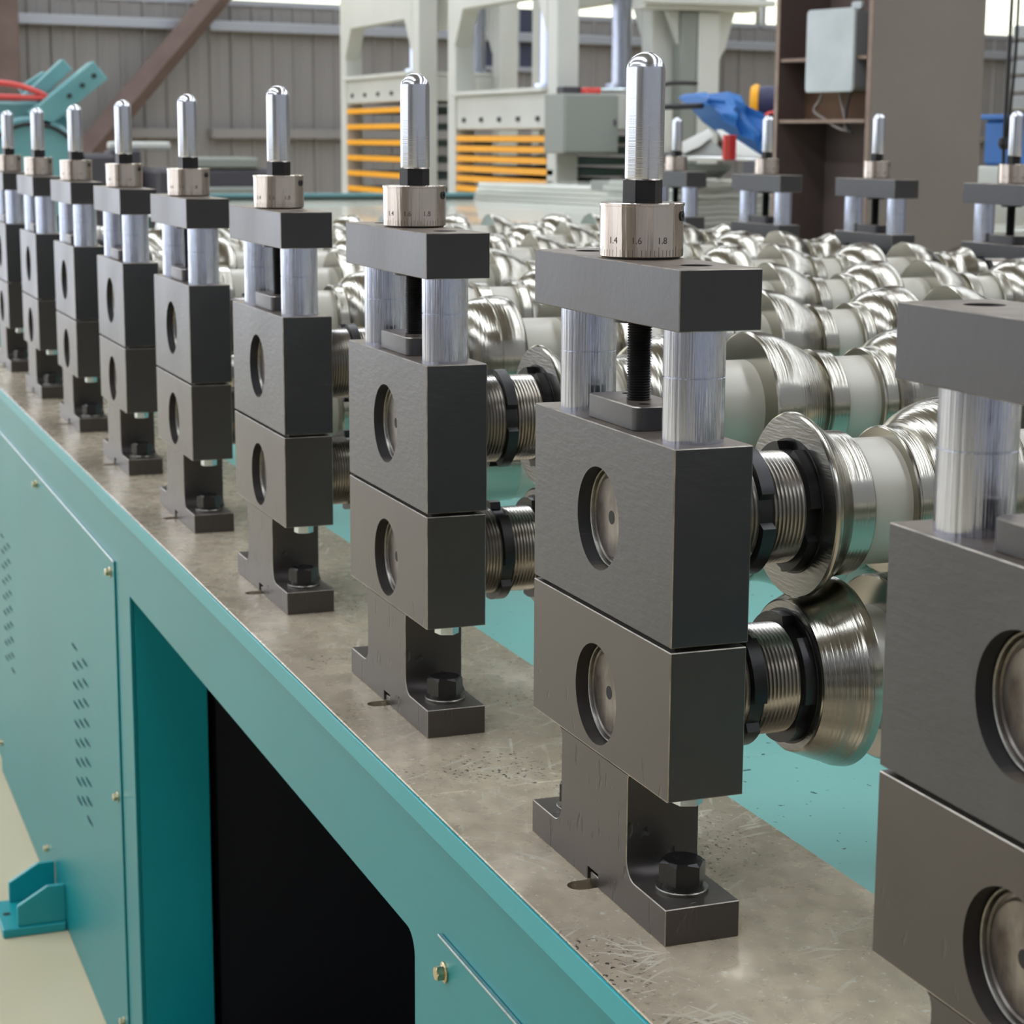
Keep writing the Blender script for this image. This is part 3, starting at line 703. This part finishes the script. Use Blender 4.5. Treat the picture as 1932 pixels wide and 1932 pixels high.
# other walls
wl = sbox('wall_left', M['clad'], XW, XF, YL_ - 0.12, YL_, FLOOR, ZC)
wr = sbox('wall_right', M['clad'], XW, XF, YR_, YR_ + 0.12, FLOOR, ZC)
wf = sbox('wall_front', M['dark_wall'], XF, XF + 0.12, YL_, YR_, FLOOR, ZC)
# long window band of the left wall and roof skylights
for x in range(-15, -2, 3):
    sbox('window_%d' % wn, M['win_side'], x + 0.1, x + 2.7, YL_ + 0.005, YL_ + 0.03, -0.2, 4.4); wn += 1
for yy in (-6.0, -1.6, 3.6, 8.4, 13.4):
    for x in (-14.0, -8.6, -3.2, 2.2):
        if x == 2.2 and abs(yy) < 2: continue
        sbox('window_%d' % wn, M['win_light'], x, x + 5.38, yy - 0.36, yy + 0.36, ZC - 0.03, ZC - 0.005); wn += 1

# ---------------------------------------------------------------- steel column with junction box and cables
cx, cy = -3.125, 3.039
col = empty('steel_column', L2W(cx, cy, 0), RZ)
tag(col, 'broad grey brown steel column behind the far stands, with rust on its web', 'column')
H, Bf, tf = 0.40, 0.421, 0.016
box('near_flange', M['grey_col'], -tf, 0, 0, Bf, FLOOR, ZC - 0.01, col, 0.001)
box('flange_edge', M['primer_edge'], -tf - 0.0005, -0.0008, -0.0015, -0.0001, FLOOR, ZC - 0.01, col)
box('far_flange', M['rust'], -H, -H + tf, 0, Bf, FLOOR, ZC - 0.01, col, 0.001)
box('flange_edge', M['primer_edge'], -H, -H + tf, -0.0015, -0.0001, FLOOR, ZC - 0.01, col)
box('web', M['rust'], -H + tf + 0.0002, -tf - 0.0002, 0.185, 0.197, FLOOR, ZC - 0.01, col)
for z in (0.742, 0.572): box('stiffener_plate', M['primer_edge'], -H + tf + 0.0005, -tf - 0.01, 0.004, 0.184, z, z + 0.010, col, 0.001)
box('rust_plate', M['rust_web'], -H + tf + 0.001, -tf - 0.01, 0.10, 0.106, 0.583, 0.741, col)
jb = empty('junction_box', L2W(cx, cy, 0), RZ)
tag(jb, 'dusty white junction box fixed on the rusty side of the steel column', 'junction box')
bx0, bx1, bz0, bz1 = -0.258, -0.062, 0.655, 0.880
obj('box_lid', finish(prism_bm(rrect(bx0, bx1, bz0, bz1, 0.012), [], -0.012, 0.0, 'y', 0.003), 'box_lid', M['plastic_box']), jb)
obj('box_body', finish(prism_bm(rrect(bx0 + 0.006, bx1 - 0.004, bz0 + 0.006, bz1 - 0.006, 0.010), [], 0.0, 0.075, 'y', 0.002), 'box_body', M['plastic_side']), jb)
obj('mounting_lug', finish(prism_bm(rrect(bx1 - 0.038, bx1 + 0.002, bz1 - 0.004, bz1 + 0.016, 0.007), [], 0.010, 0.020, 'y'), 'mounting_lug', M['plastic_box']), jb)
def cable(label, m, pts, r, cat='cable', group=None, name='cable'):
    bm = tube_bm(smooth([L2W(cx + p[0] * cR * 0 + p[0], cy + p[1] + 0.035, p[2]) for p in pts]), r, 8)
    o = obj(name, finish(bm, name, M[m], 60)); return tag(o, label, cat, group)
def smooth(P, n=6):
    P = [Vector(p) for p in P]; out = []
    Q = [P[0]] + P + [P[-1]]
    for i in range(1, len(Q) - 2):
        for j in range(n):
            t = j / n; a, b, c, d = Q[i - 1], Q[i], Q[i + 1], Q[i + 2]
            out.append(0.5 * ((2 * b) + (c - a) * t + (2 * a - 5 * b + 4 * c - d) * t * t + (3 * b - a - 3 * c + d) * t ** 3))
    out.append(P[-1]); return out
cable('grey cable kinked below the left of the junction box and running down right', 'cable', [(-0.21, -0.02, 0.660), (-0.225, -0.02, 0.632), (-0.245, -0.02, 0.607), (-0.20, -0.02, 0.583), (-0.14, -0.02, 0.558), (-0.115, -0.01, 0.552)], 0.0042)
cable('grey cable hanging straight below the middle of the junction box', 'cable', [(-0.155, -0.01, 0.660), (-0.140, -0.01, 0.62), (-0.125, -0.01, 0.58), (-0.125, -0.01, 0.55)], 0.0042)
cable('short black cable curling out below the junction box', 'cable_black', [(-0.095, -0.02, 0.660), (-0.11, -0.02, 0.61), (-0.112, -0.02, 0.575), (-0.10, -0.02, 0.552), (-0.085, -0.02, 0.545)], 0.0035)

# ---------------------------------------------------------------- presses in the background
def press(x0, x1, y, label, pz, nbars, zb0, zb1, cabinet=False, longbars=()):
    t = empty('hydraulic_press', (0, 0, 0)); tag(t, label, 'press', 'pale portal presses at the back')
    m = M['cream']; yb = y + 0.62; cw = 0.13
    ztop = 2.3
    for (xa, xb) in ((x0, x0 + cw), (x1 - cw, x1)):
        for yy in (y, yb - 0.10):
            box('column', m, xa, xb, yy, yy + 0.12, FLOOR, ztop, t, 0.006)
    zu = 1.24
    for yy in (y - 0.004, yb - 0.104):
        out = [(x0 + cw, ztop - 0.02), (x0 + cw, zu - 0.20), (x0 + cw + 0.14, zu), (x1 - cw - 0.14, zu), (x1 - cw, zu - 0.20), (x1 - cw, ztop - 0.02)]
        obj('top_beam', finish(prism_bm(out, [], yy, yy + 0.10, 'y', 0.004), 'top_beam', m), t)
    box('moving_platen', m, x0 + cw + 0.003, x1 - cw - 0.003, y + 0.01, yb - 0.01, zb1 + 0.05, pz, t, 0.006)
    box('platen_lip', m, x0 + cw + 0.003, x1 - cw - 0.003, y - 0.03, yb - 0.01, pz + 0.001, pz + 0.025, t, 0.003)
    for rx, ry in (((x1 - cw) - 0.32, y + 0.14), ((x1 - cw) - 0.16, yb - 0.14), (x0 + cw + 0.35, yb - 0.14)):
        obj('ram_rod', finish(lathe_bm([(pz + 0.026, 0), (pz + 0.026, 0.085), (pz + 0.05, 0.085), (pz + 0.05, 0.052), (zu + 0.2, 0.052), (zu + 0.2, 0)], 24, 'z'), 'ram_rod', M['chrome']), t, (rx, ry, 0))
    step = (zb1 - zb0) / (nbars - 1)
    for q in range(nbars):
        z = zb0 + q * step; ex = 0.10 if q in longbars else 0.0
        box('orange_shelf', M['orange'], x0 + cw + 0.02, x1 - cw - 0.01 + ex, y + 0.0, y + 0.05, z - 0.016, z + 0.016, t, 0.002)
        box('heating_platen', M['dark_green'], x0 + cw + 0.08, x1 - cw - 0.08, y + 0.052, yb - 0.05, z - 0.020, z + 0.018, t, 0.002)
    for q in range(5):
        xx = x0 + cw + 0.14 + q * (x1 - x0 - 2 * cw - 0.28) / 4
        box('platen_bolt', M['dark_gear'], xx - 0.012, xx + 0.012, y - 0.004, y + 0.0095, zb1 + 0.09, zb1 + 0.115, t)
    box('lower_table', m, x0 + cw + 0.003, x1 - cw - 0.003, y + 0.02, yb - 0.02, FLOOR, zb0 - 0.05, t, 0.006)
    return t
press(-10.05, -8.37, 3.30, 'pale press with orange shelves right of the second bright pin, grey cabinet on its corner', 0.76, 6, 0.245, 0.525, longbars=(1, 2))
press(-12.30, -10.59, 3.30, 'pale press with orange shelves partly hidden behind the second bright pin', 0.90, 7, 0.09, 0.70)
cab = empty('control_cabinet', (0, 0, 0)); tag(cab, 'grey sheet steel control cabinet beside the orange shelves', 'cabinet')
box('cabinet_body', M['grey_box'], -8.36, -8.10, 3.23, 3.52, 0.455, 0.745, cab, 0.006)
box('cabinet_door', M['grey_box'], -8.098, -8.085, 3.235, 3.515, 0.462, 0.738, cab, 0.003)
box('door_handle', M['dark_gear'], -8.084, -8.075, 3.49, 3.50, 0.59, 0.62, cab)
t = empty('limit_switch'); tag(t, 'small switch with an orange body lying on top of the grey cabinet', 'switch')
box('switch_body', M['red_arc'], -8.20, -8.13, 3.36, 3.44, 0.7455, 0.775, t, 0.004)
obj('switch_arm', finish(tube_bm([(-8.16, 3.44, 0.765), (-8.12, 3.56, 0.768)], 0.009, 8), 'switch_arm', M['zinc']), t)
box('switch_base', M['dark_gear'], -8.30, -8.21, 3.27, 3.37, 0.7455, 0.78, t, 0.004)
# third frame: portal end with wide head beam on the right
t = empty('press_frame'); tag(t, 'pale grey gantry frame with gusseted post behind the tallest pin', 'frame')
m = M['cream']
box('post', m, -8.36, -8.24, 4.02, 4.14, FLOOR, 1.16, t, 0.006)
box('post_plate', M['grey_box'], -8.36, -8.25, 3.93, 4.018, FLOOR, 1.16, t, 0.006)
box('head_beam', m, -8.36, -8.20, 3.70, 4.34, 1.165, 1.33, t, 0.006)
box('head_rail', m, -8.195, -8.14, 3.66, 4.40, 1.19, 1.22, t, 0.004)
obj('gusset', finish(prism_bm([(4.141, 1.16), (4.141, 0.90), (4.19, 0.98), (4.24, 1.16)], [], -8.32, -8.28, 'x', 0.002), 'gusset', m), t)
obj('gusset', finish(prism_bm([(3.929, 1.16), (3.929, 1.0), (3.86, 1.16)], [], -8.32, -8.28, 'x', 0.002), 'gusset', m), t)
# hydraulic unit right of the cabinet
t = empty('hydraulic_unit'); tag(t, 'dark hydraulic unit with a cream filter and hose right of the grey cabinet', 'pump unit')
obj('filter_canister', finish(lathe_bm([(0.46, 0), (0.46, 0.045), (0.475, 0.052), (0.68, 0.052), (0.69, 0.045), (0.69, 0)], 24, 'z'), 'filter_canister', M['cream']), t, (-7.98, 3.70, 0))
box('valve_block', M['dark_gear'], -8.1, -7.9, 3.56, 3.80, 0.36, 0.455, t, 0.006)
box('motor_housing', M['dark_gear'], -8.17, -7.87, 3.55, 3.85, 0.16, 0.35, t, 0.02)
for q in range(3): box('fitting', M['orange'] if q != 1 else M['zinc'], -7.869, -7.85, 3.56 + 0.1 * q, 3.60 + 0.1 * q, 0.26, 0.29, t, 0.003)
box('unit_stand', M['dark_gear'], -8.15, -7.88, 3.57, 3.83, FLOOR, 0.16, t)
obj('hydraulic_hose', finish(tube_bm(smooth([(-8.0, 3.9, 0.80), (-8.0, 3.72, 0.79), (-8.0, 3.60, 0.70), (-8.0, 3.56, 0.58), (-8.0, 3.58, 0.46)]), 0.010, 8), 'hydraulic_hose', M['cable_black'], 60), t)

# ---------------------------------------------------------------- run-out table and sheet stacks
t = empty('runout_table'); tag(t, 'long pale table surface behind the rollers, with a dark green edge line', 'table')
box('table_top', M['pale_sheet'], -7.75, -4.35, 0.95, 3.5, 0.215, 0.245, t, 0.002)
box('edge_rail', M['dark_green'], -7.79, -7.752, 0.95, 3.5, 0.19, 0.262, t, 0.004)
box('edge_rail', M['teal_far'], -7.84, -7.792, 0.95, 3.5, 0.19, 0.275, t, 0.004)
for xx in (-7.6, -6.0, -4.5):
    for yy in (1.05, 3.4): box('table_leg', M['teal_far'], xx - 0.04, xx + 0.04, yy - 0.04, yy + 0.04, FLOOR, 0.214, t)
t = empty('coated_sheet_pile'); tag(t, 'low pile of wide pale coated sheets lying at the back of the run-out table', 'sheet stack')
zz = 0.2455
for q in range(4):
    out = [(-7.70 + 0.02 * q, 2.62), (-6.30, 3.02 - 0.01 * q), (-6.30, 3.48), (-7.70, 3.48)]
    obj('coated_sheet', finish(prism_bm(out, [], zz + 0.0205, zz, 'z', 0.002), 'coated_sheet', M['pale_sheet']), t); zz += 0.021

st = empty('roof_sheet_stack', (-4.50, 2.14, 0), math.radians(6)); tag(st, 'neat stack of pale profiled roof sheets between the two farthest far stands', 'sheet stack')
z = 0.245
def sheet_mesh():
    bm = bmesh.new(); n = 28; a = []; b = []
    for i in range(n + 1):
        y = 0.86 * i / n; dz = 0.0015 * math.sin(i * 1.4)
        a.append((y, dz))
    top = [[bm.verts.new((x, y, dz)) for y, dz in a] for x in (0, -0.45)]
    bot = [[bm.verts.new((x, y, dz - 0.0148)) for y, dz in a] for x in (0, -0.45)]
    for R in (top, bot):
        for i in range(n): bm.faces.new((R[0][i], R[0][i + 1], R[1][i + 1], R[1][i]))
    for k in (0, 1):
        for i in range(n): bm.faces.new((top[k][i], top[k][i + 1], bot[k][i + 1], bot[k][i]))
    for i in (0, n): bm.faces.new((top[0][i], top[1][i], bot[1][i], bot[0][i]))
    return finish(bm, 'roof_sheet', M['pale_sheet'], 40)
SH = sheet_mesh()
for q in range(9):
    obj('roof_sheet', SH, st, (random.uniform(-0.012, 0.012), random.uniform(-0.01, 0.01), 0.262 + q * 0.0165))
# bent sheet, red strut and blue tarpaulin on the stack
t = empty('bent_cover_sheet', (0, 0, 0)); tag(t, 'pale bent metal sheet forming a peak in front of the blue tarpaulin', 'bent sheet')
def slab(name, m, P, th, parent=None, dirn=(-1, 0.3, 0)):
    d = Vector(dirn).normalized() * th; bm = bmesh.new(); n = len(P)
    a = [bm.verts.new(p) for p in P]; b = [bm.verts.new(Vector(p) + d) for p in P]
    bm.faces.new(a); bm.faces.new(b[::-1])
    for i in range(n): bm.faces.new((a[i], a[(i + 1) % n], b[(i + 1) % n], b[i]))
    bmesh.ops.bevel(bm, geom=bm.edges[:], offset=0.002, segments=1, affect='EDGES')
    return obj(name, finish(bm, name, M[m]), parent)
# coordinates along a line across the view at about 6.4 m
def A(u, z, dx=0.0): return (-4.62 - (z - 0.46) * 1.6 + dx, 2.265 + u, z + 0.012)
slab('sloping_flange', 'cream', [A(-0.04, 0.498), A(0.03, 0.522), A(0.105, 0.548), A(0.105, 0.525), A(0.03, 0.492), A(-0.04, 0.470)], 0.02, t)
slab('right_fold', 'cream', [A(0.128, 0.545), A(0.150, 0.545), A(0.235, 0.455), A(0.130, 0.455)], 0.012, t)
slab('base_sheet', 'pale_sheet', [A(-0.06, 0.462), A(0.27, 0.462), A(0.27, 0.448), A(-0.06, 0.448)], 0.30, t)
slab('back_fold', 'grey_box', [A(-0.03, 0.470, -0.03), A(0.10, 0.530, -0.03), A(0.12, 0.463, -0.03), A(-0.03, 0.463, -0.03)], 0.006, t)
t = obj('tool_bag', finish(lathe_bm([(0.405, 0), (0.405, 0.10), (0.43, 0.135), (0.447, 0.14), (0.4475, 0)], 24, 'z'), 'tool_bag', M['grey_box']), None, (-4.78, 2.31, 0)); tag(t, 'grey metal tray under the pale bent sheet', 'tray')
t = empty('red_strut', (-4.60, 2.368, 0)); tag(t, 'short red and orange post under the peak of the bent sheet', 'post')
box('red_face', M['red'], -0.015, 0.0, 0.0, 0.020, 0.463, 0.540, t, 0.002)
box('orange_face', M['red_arc'], -0.015, 0.0, -0.022, -0.001, 0.463, 0.540, t, 0.002)
def tarp():
    t = empty('blue_tarpaulin', (0, 0, 0)); tag(t, 'crumpled bright blue tarpaulin leaning behind the bent sheet left of the column', 'tarpaulin')
    # spine points (y offset, z top, z bottom) at about 7 m
    pts = [(-0.20, .700, .665), (-0.175, .712, .64), (-0.15, .69, .615), (-0.11, .685, .59), (-0.075, .715, .565), (-0.05, .70, .55), (0.0, .668, .52), (0.04, .64, .49), (0.08, .615, .46), (0.12, .60, .45), (0.16, .59, .45), (0.19, .58, .45)]
    bm = bmesh.new(); rows = []
    for i, (u, a, b) in enumerate(pts):
        row = []
        for j in range(7):
            f = j / 6; z = a + (b - a) * f
            dx = 0.05 * math.sin(i * 1.7 + j * 0.9) * math.sin(f * PI) + 0.03 * math.sin(i * 2.9) + 0.10 * f
            row.append(bm.verts.new((-5.25 + dx, 2.77 + u, z - 0.025)))
        for j in range(6, -1, -1):
            f = j / 6; z = a + (b - a) * f
            row.append(bm.verts.new((-5.42 + 0.10 * f, 2.77 + u, z - 0.029)))
        rows.append(row)
    for a, b in zip(rows, rows[1:]):
        n = len(a)
        for k in range(n): bm.faces.new((a[k], a[(k + 1) % n], b[(k + 1) % n], b[k]))
    bm.faces.new(rows[0]); bm.faces.new(rows[-1][::-1])
    obj('tarpaulin_folds', finish(bm, 'tarpaulin_folds', M['blue'], 25), t)
    obj('dark_strap', finish(tube_bm([(-5.20, 2.36, 0.632), (-5.22, 2.57, 0.640)], 0.010, 8), 'dark_strap', M['cable_black']), t)
    return t
tarp()
t = empty('tarp_trestle'); tag(t, 'low grey trestle under the blue tarpaulin, standing on the pale table', 'trestle')
box('trestle_top', M['grey_box'], -5.8, -5.0, 2.4, 3.2, 0.34, 0.375, t, 0.004)
for xx in (-5.75, -5.1):
    for yy in (2.45, 3.1): box('trestle_leg', M['grey_box'], xx, xx + 0.05, yy, yy + 0.05, 0.2455, 0.339, t)
t = empty('cable_reel', (-5.70, 3.045, 0.0), 0.0); tag(t, 'small navy reel with an orange rim and pink strap left of the column', 'reel')
o = obj('reel_drum', finish(lathe_bm([(-0.03, 0), (-0.03, 0.062), (0.0, 0.066), (0.03, 0.062), (0.03, 0)], 28, 'y'), 'reel_drum', M['navy']), t, (0, 0.03, 0.66), (0, 0, -0.55))
obj('reel_rim', finish(lathe_bm([(-0.062, 0), (-0.062, 0.062), (-0.050, 0.070), (-0.036, 0.072), (-0.0305, 0.066), (-0.0305, 0)], 28, 'y'), 'reel_rim', M['orange']), o)
obj('pink_strap', finish(tube_bm(smooth([(0.08, 0.0, 0.585), (0.08, -0.02, 0.61), (0.08, 0.0, 0.625), (0.08, 0.05, 0.630)]), 0.006, 8), 'pink_strap', M['red_arc'], 60), t)
box('reel_stand', M['dark_gear'], -0.05, 0.05, -0.04, 0.09, 0.3755, 0.60, t)
# objects right of the column
t = empty('blue_crate'); tag(t, 'blue box at the right edge behind the column with a pale sheet below', 'box')
box('crate_body', M['blue'], -5.2, -4.7, 3.70, 4.15, 0.44, 0.60, t, 0.01)
box('crate_lid', M['blue'], -5.22, -4.68, 3.68, 4.17, 0.601, 0.62, t, 0.005)
t = empty('pale_bin'); tag(t, 'pale sheet metal bin below the blue box at the right edge', 'bin')
obj('bin_body', finish(prism_bm([(3.62, 0.36), (3.62, 0.436), (4.2, 0.436), (4.2, -0.2), (3.75, -0.2)], [], -4.70, -5.2, 'x', 0.004), 'bin_body', M['cream']), t)
box('bin_foot', M['grey_box'], -5.1, -4.8, 3.80, 4.1, FLOOR, -0.2, t)
t = empty('hanging_cable', (0, 0, 0)); tag(t, 'black cable with a switch hanging down near the right edge', 'cable')
obj('cable_run', finish(tube_bm(smooth([(-4.30, 3.185, 2.6), (-4.30, 3.180, 1.5), (-4.30, 3.175, 0.85), (-4.30, 3.173, 0.55), (-4.30, 3.175, 0.43)]), 0.006, 8), 'cable_run', M['cable_black'], 60), t)
obj('cable_run', finish(tube_bm(smooth([(-4.30, 3.200, 2.6), (-4.30, 3.193, 1.5), (-4.30, 3.200, 0.85), (-4.30, 3.180, 0.50)]), 0.005, 8), 'cable_run', M['cable_black'], 60), t)
obj('pendant_switch', finish(lathe_bm([(0.50, 0), (0.50, 0.012), (0.515, 0.02), (0.535, 0.016), (0.54, 0)], 12, 'z'), 'pendant_switch', M['cable_black']), t, (-4.30, 3.173, 0))
# racks of grey sheet on the far right
t = empty('storage_rack'); tag(t, 'grey rack of stacked sheet at the right edge under the windows', 'rack')
for q in range(5): box('rack_tray', M['purlin'], -9.5, -9.0, 6.75, 8.3, 0.72 + q * 0.105, 0.80 + q * 0.105, t, 0.006)
for yy in (6.70, 8.305): box('rack_post', M['purlin'], -9.05, -9.0, yy, yy + 0.04, FLOOR, 1.28, t)

# ---------------------------------------------------------------- teal decoiler and gear at the left end
t = empty('teal_decoiler', (-6.55, 0.0, 0)); tag(t, 'teal machine with slanted channel arms and a red hoop at the left edge', 'machine')
m = M['teal_far']
obj('rear_housing', finish(prism_bm([(-0.25, -0.3), (-0.25, 0.655), (0.60, 0.655), (0.66, 0.60), (0.70, 0.45), (0.72, -0.3)], [], -0.35, -0.60, 'x', 0.01), 'rear_housing', m), t)
def arm(y0, z0, y1, z1, wd, x0, x1, name):
    d = Vector((y1 - y0, z1 - z0)).normalized(); nn = Vector((-d.y, d.x)) * wd / 2
    P = [(y0 + nn.x, z0 + nn.y), (y1 + nn.x, z1 + nn.y), (y1 - nn.x, z1 - nn.y), (y0 - nn.x, z0 - nn.y)]
    return obj(name, finish(prism_bm(P, [], x0, x1, 'x', 0.004), name, m), t)
a1 = arm(0.52, 0.58, 0.765, 0.775, 0.085, -0.20, -0.34, 'channel_arm')
arm(0.50, 0.65, 0.665, 0.80, 0.055, -0.36, -0.44, 'channel_arm')
arm(0.50, 0.69, 0.60, 0.755, 0.05, -0.45, -0.50, 'channel_arm')
for u in (0.55, 0.60, 0.645):
    obj('arm_bolt', finish(lathe_bm([(-0.012, 0), (-0.012, 0.010), (0, 0.010), (0, 0)], 10, 'y'), 'arm_bolt', M['dark_green']), a1, (-0.187, u + 0.09, 0.58 + (u + 0.09 - 0.52) * 0.796), (0, 0, PI / 2))
obj('drum', finish(lathe_bm([(-0.05, 0), (-0.05, 0.19), (-0.03, 0.20), (0.05, 0.20), (0.05, 0)], 40, 'y'), 'drum', m), t, (-0.25, 0.50, 0.40), (0, 0, PI / 2))
obj('black_band', finish(tube_bm([(-0.18, 0.50 + 0.20 * math.cos(a / 20 * PI), 0.37 + 0.20 * math.sin(a / 20 * PI)) for a in range(21)], 0.008, 8), 'black_band', M['cable_black'], 60), t)
obj('red_hoop', finish(tube_bm(smooth([(-0.3, 0.20, 0.705), (-0.3, 0.32, 0.722), (-0.3, 0.42, 0.722), (-0.3, 0.50, 0.705), (-0.3, 0.57, 0.672), (-0.3, 0.50, 0.669), (-0.3, 0.38, 0.672), (-0.3, 0.20, 0.672)]), 0.011, 8), 'red_hoop', M['red_arc'], 60), t)
box('hoop_foot', M['dark_gear'], -0.32, -0.28, 0.54, 0.58, 0.45, 0.66, t)
box('base_frame', m, -0.6, 0.0, -0.25, 0.70, FLOOR, -0.3, t, 0.01)
t = empty('dark_conveyor'); tag(t, 'dark low machine under a pale green tray, before the bare wall', 'machine')
box('dark_body', M['dark_gear'], -9.5, -8.9, 1.38, 1.98, -0.1, 0.37, t, 0.02)
box('green_tray', M['grey_box'], -9.2, -8.9, 1.58, 1.90, 0.371, 0.425, t, 0.01)
box('upper_housing', M['dark_gear'], -9.5, -9.1, 1.00, 1.22, -0.1, 0.44, t, 0.02)
box('front_cover', M['grey_box'], -8.899, -8.86, 1.45, 1.9, 0.0, 0.28, t, 0.01)
box('pale_bar', M['cream'], -9.45, -9.38, 1.23, 1.55, 0.46, 0.50, t, 0.01)
box('cross_frame', M['dark_gear'], -9.48, -9.30, 1.221, 1.379, 0.10, 0.459, t, 0.01)
box('machine_feet', M['dark_gear'], -9.4, -9.0, 1.05, 1.95, FLOOR, -0.1, t)
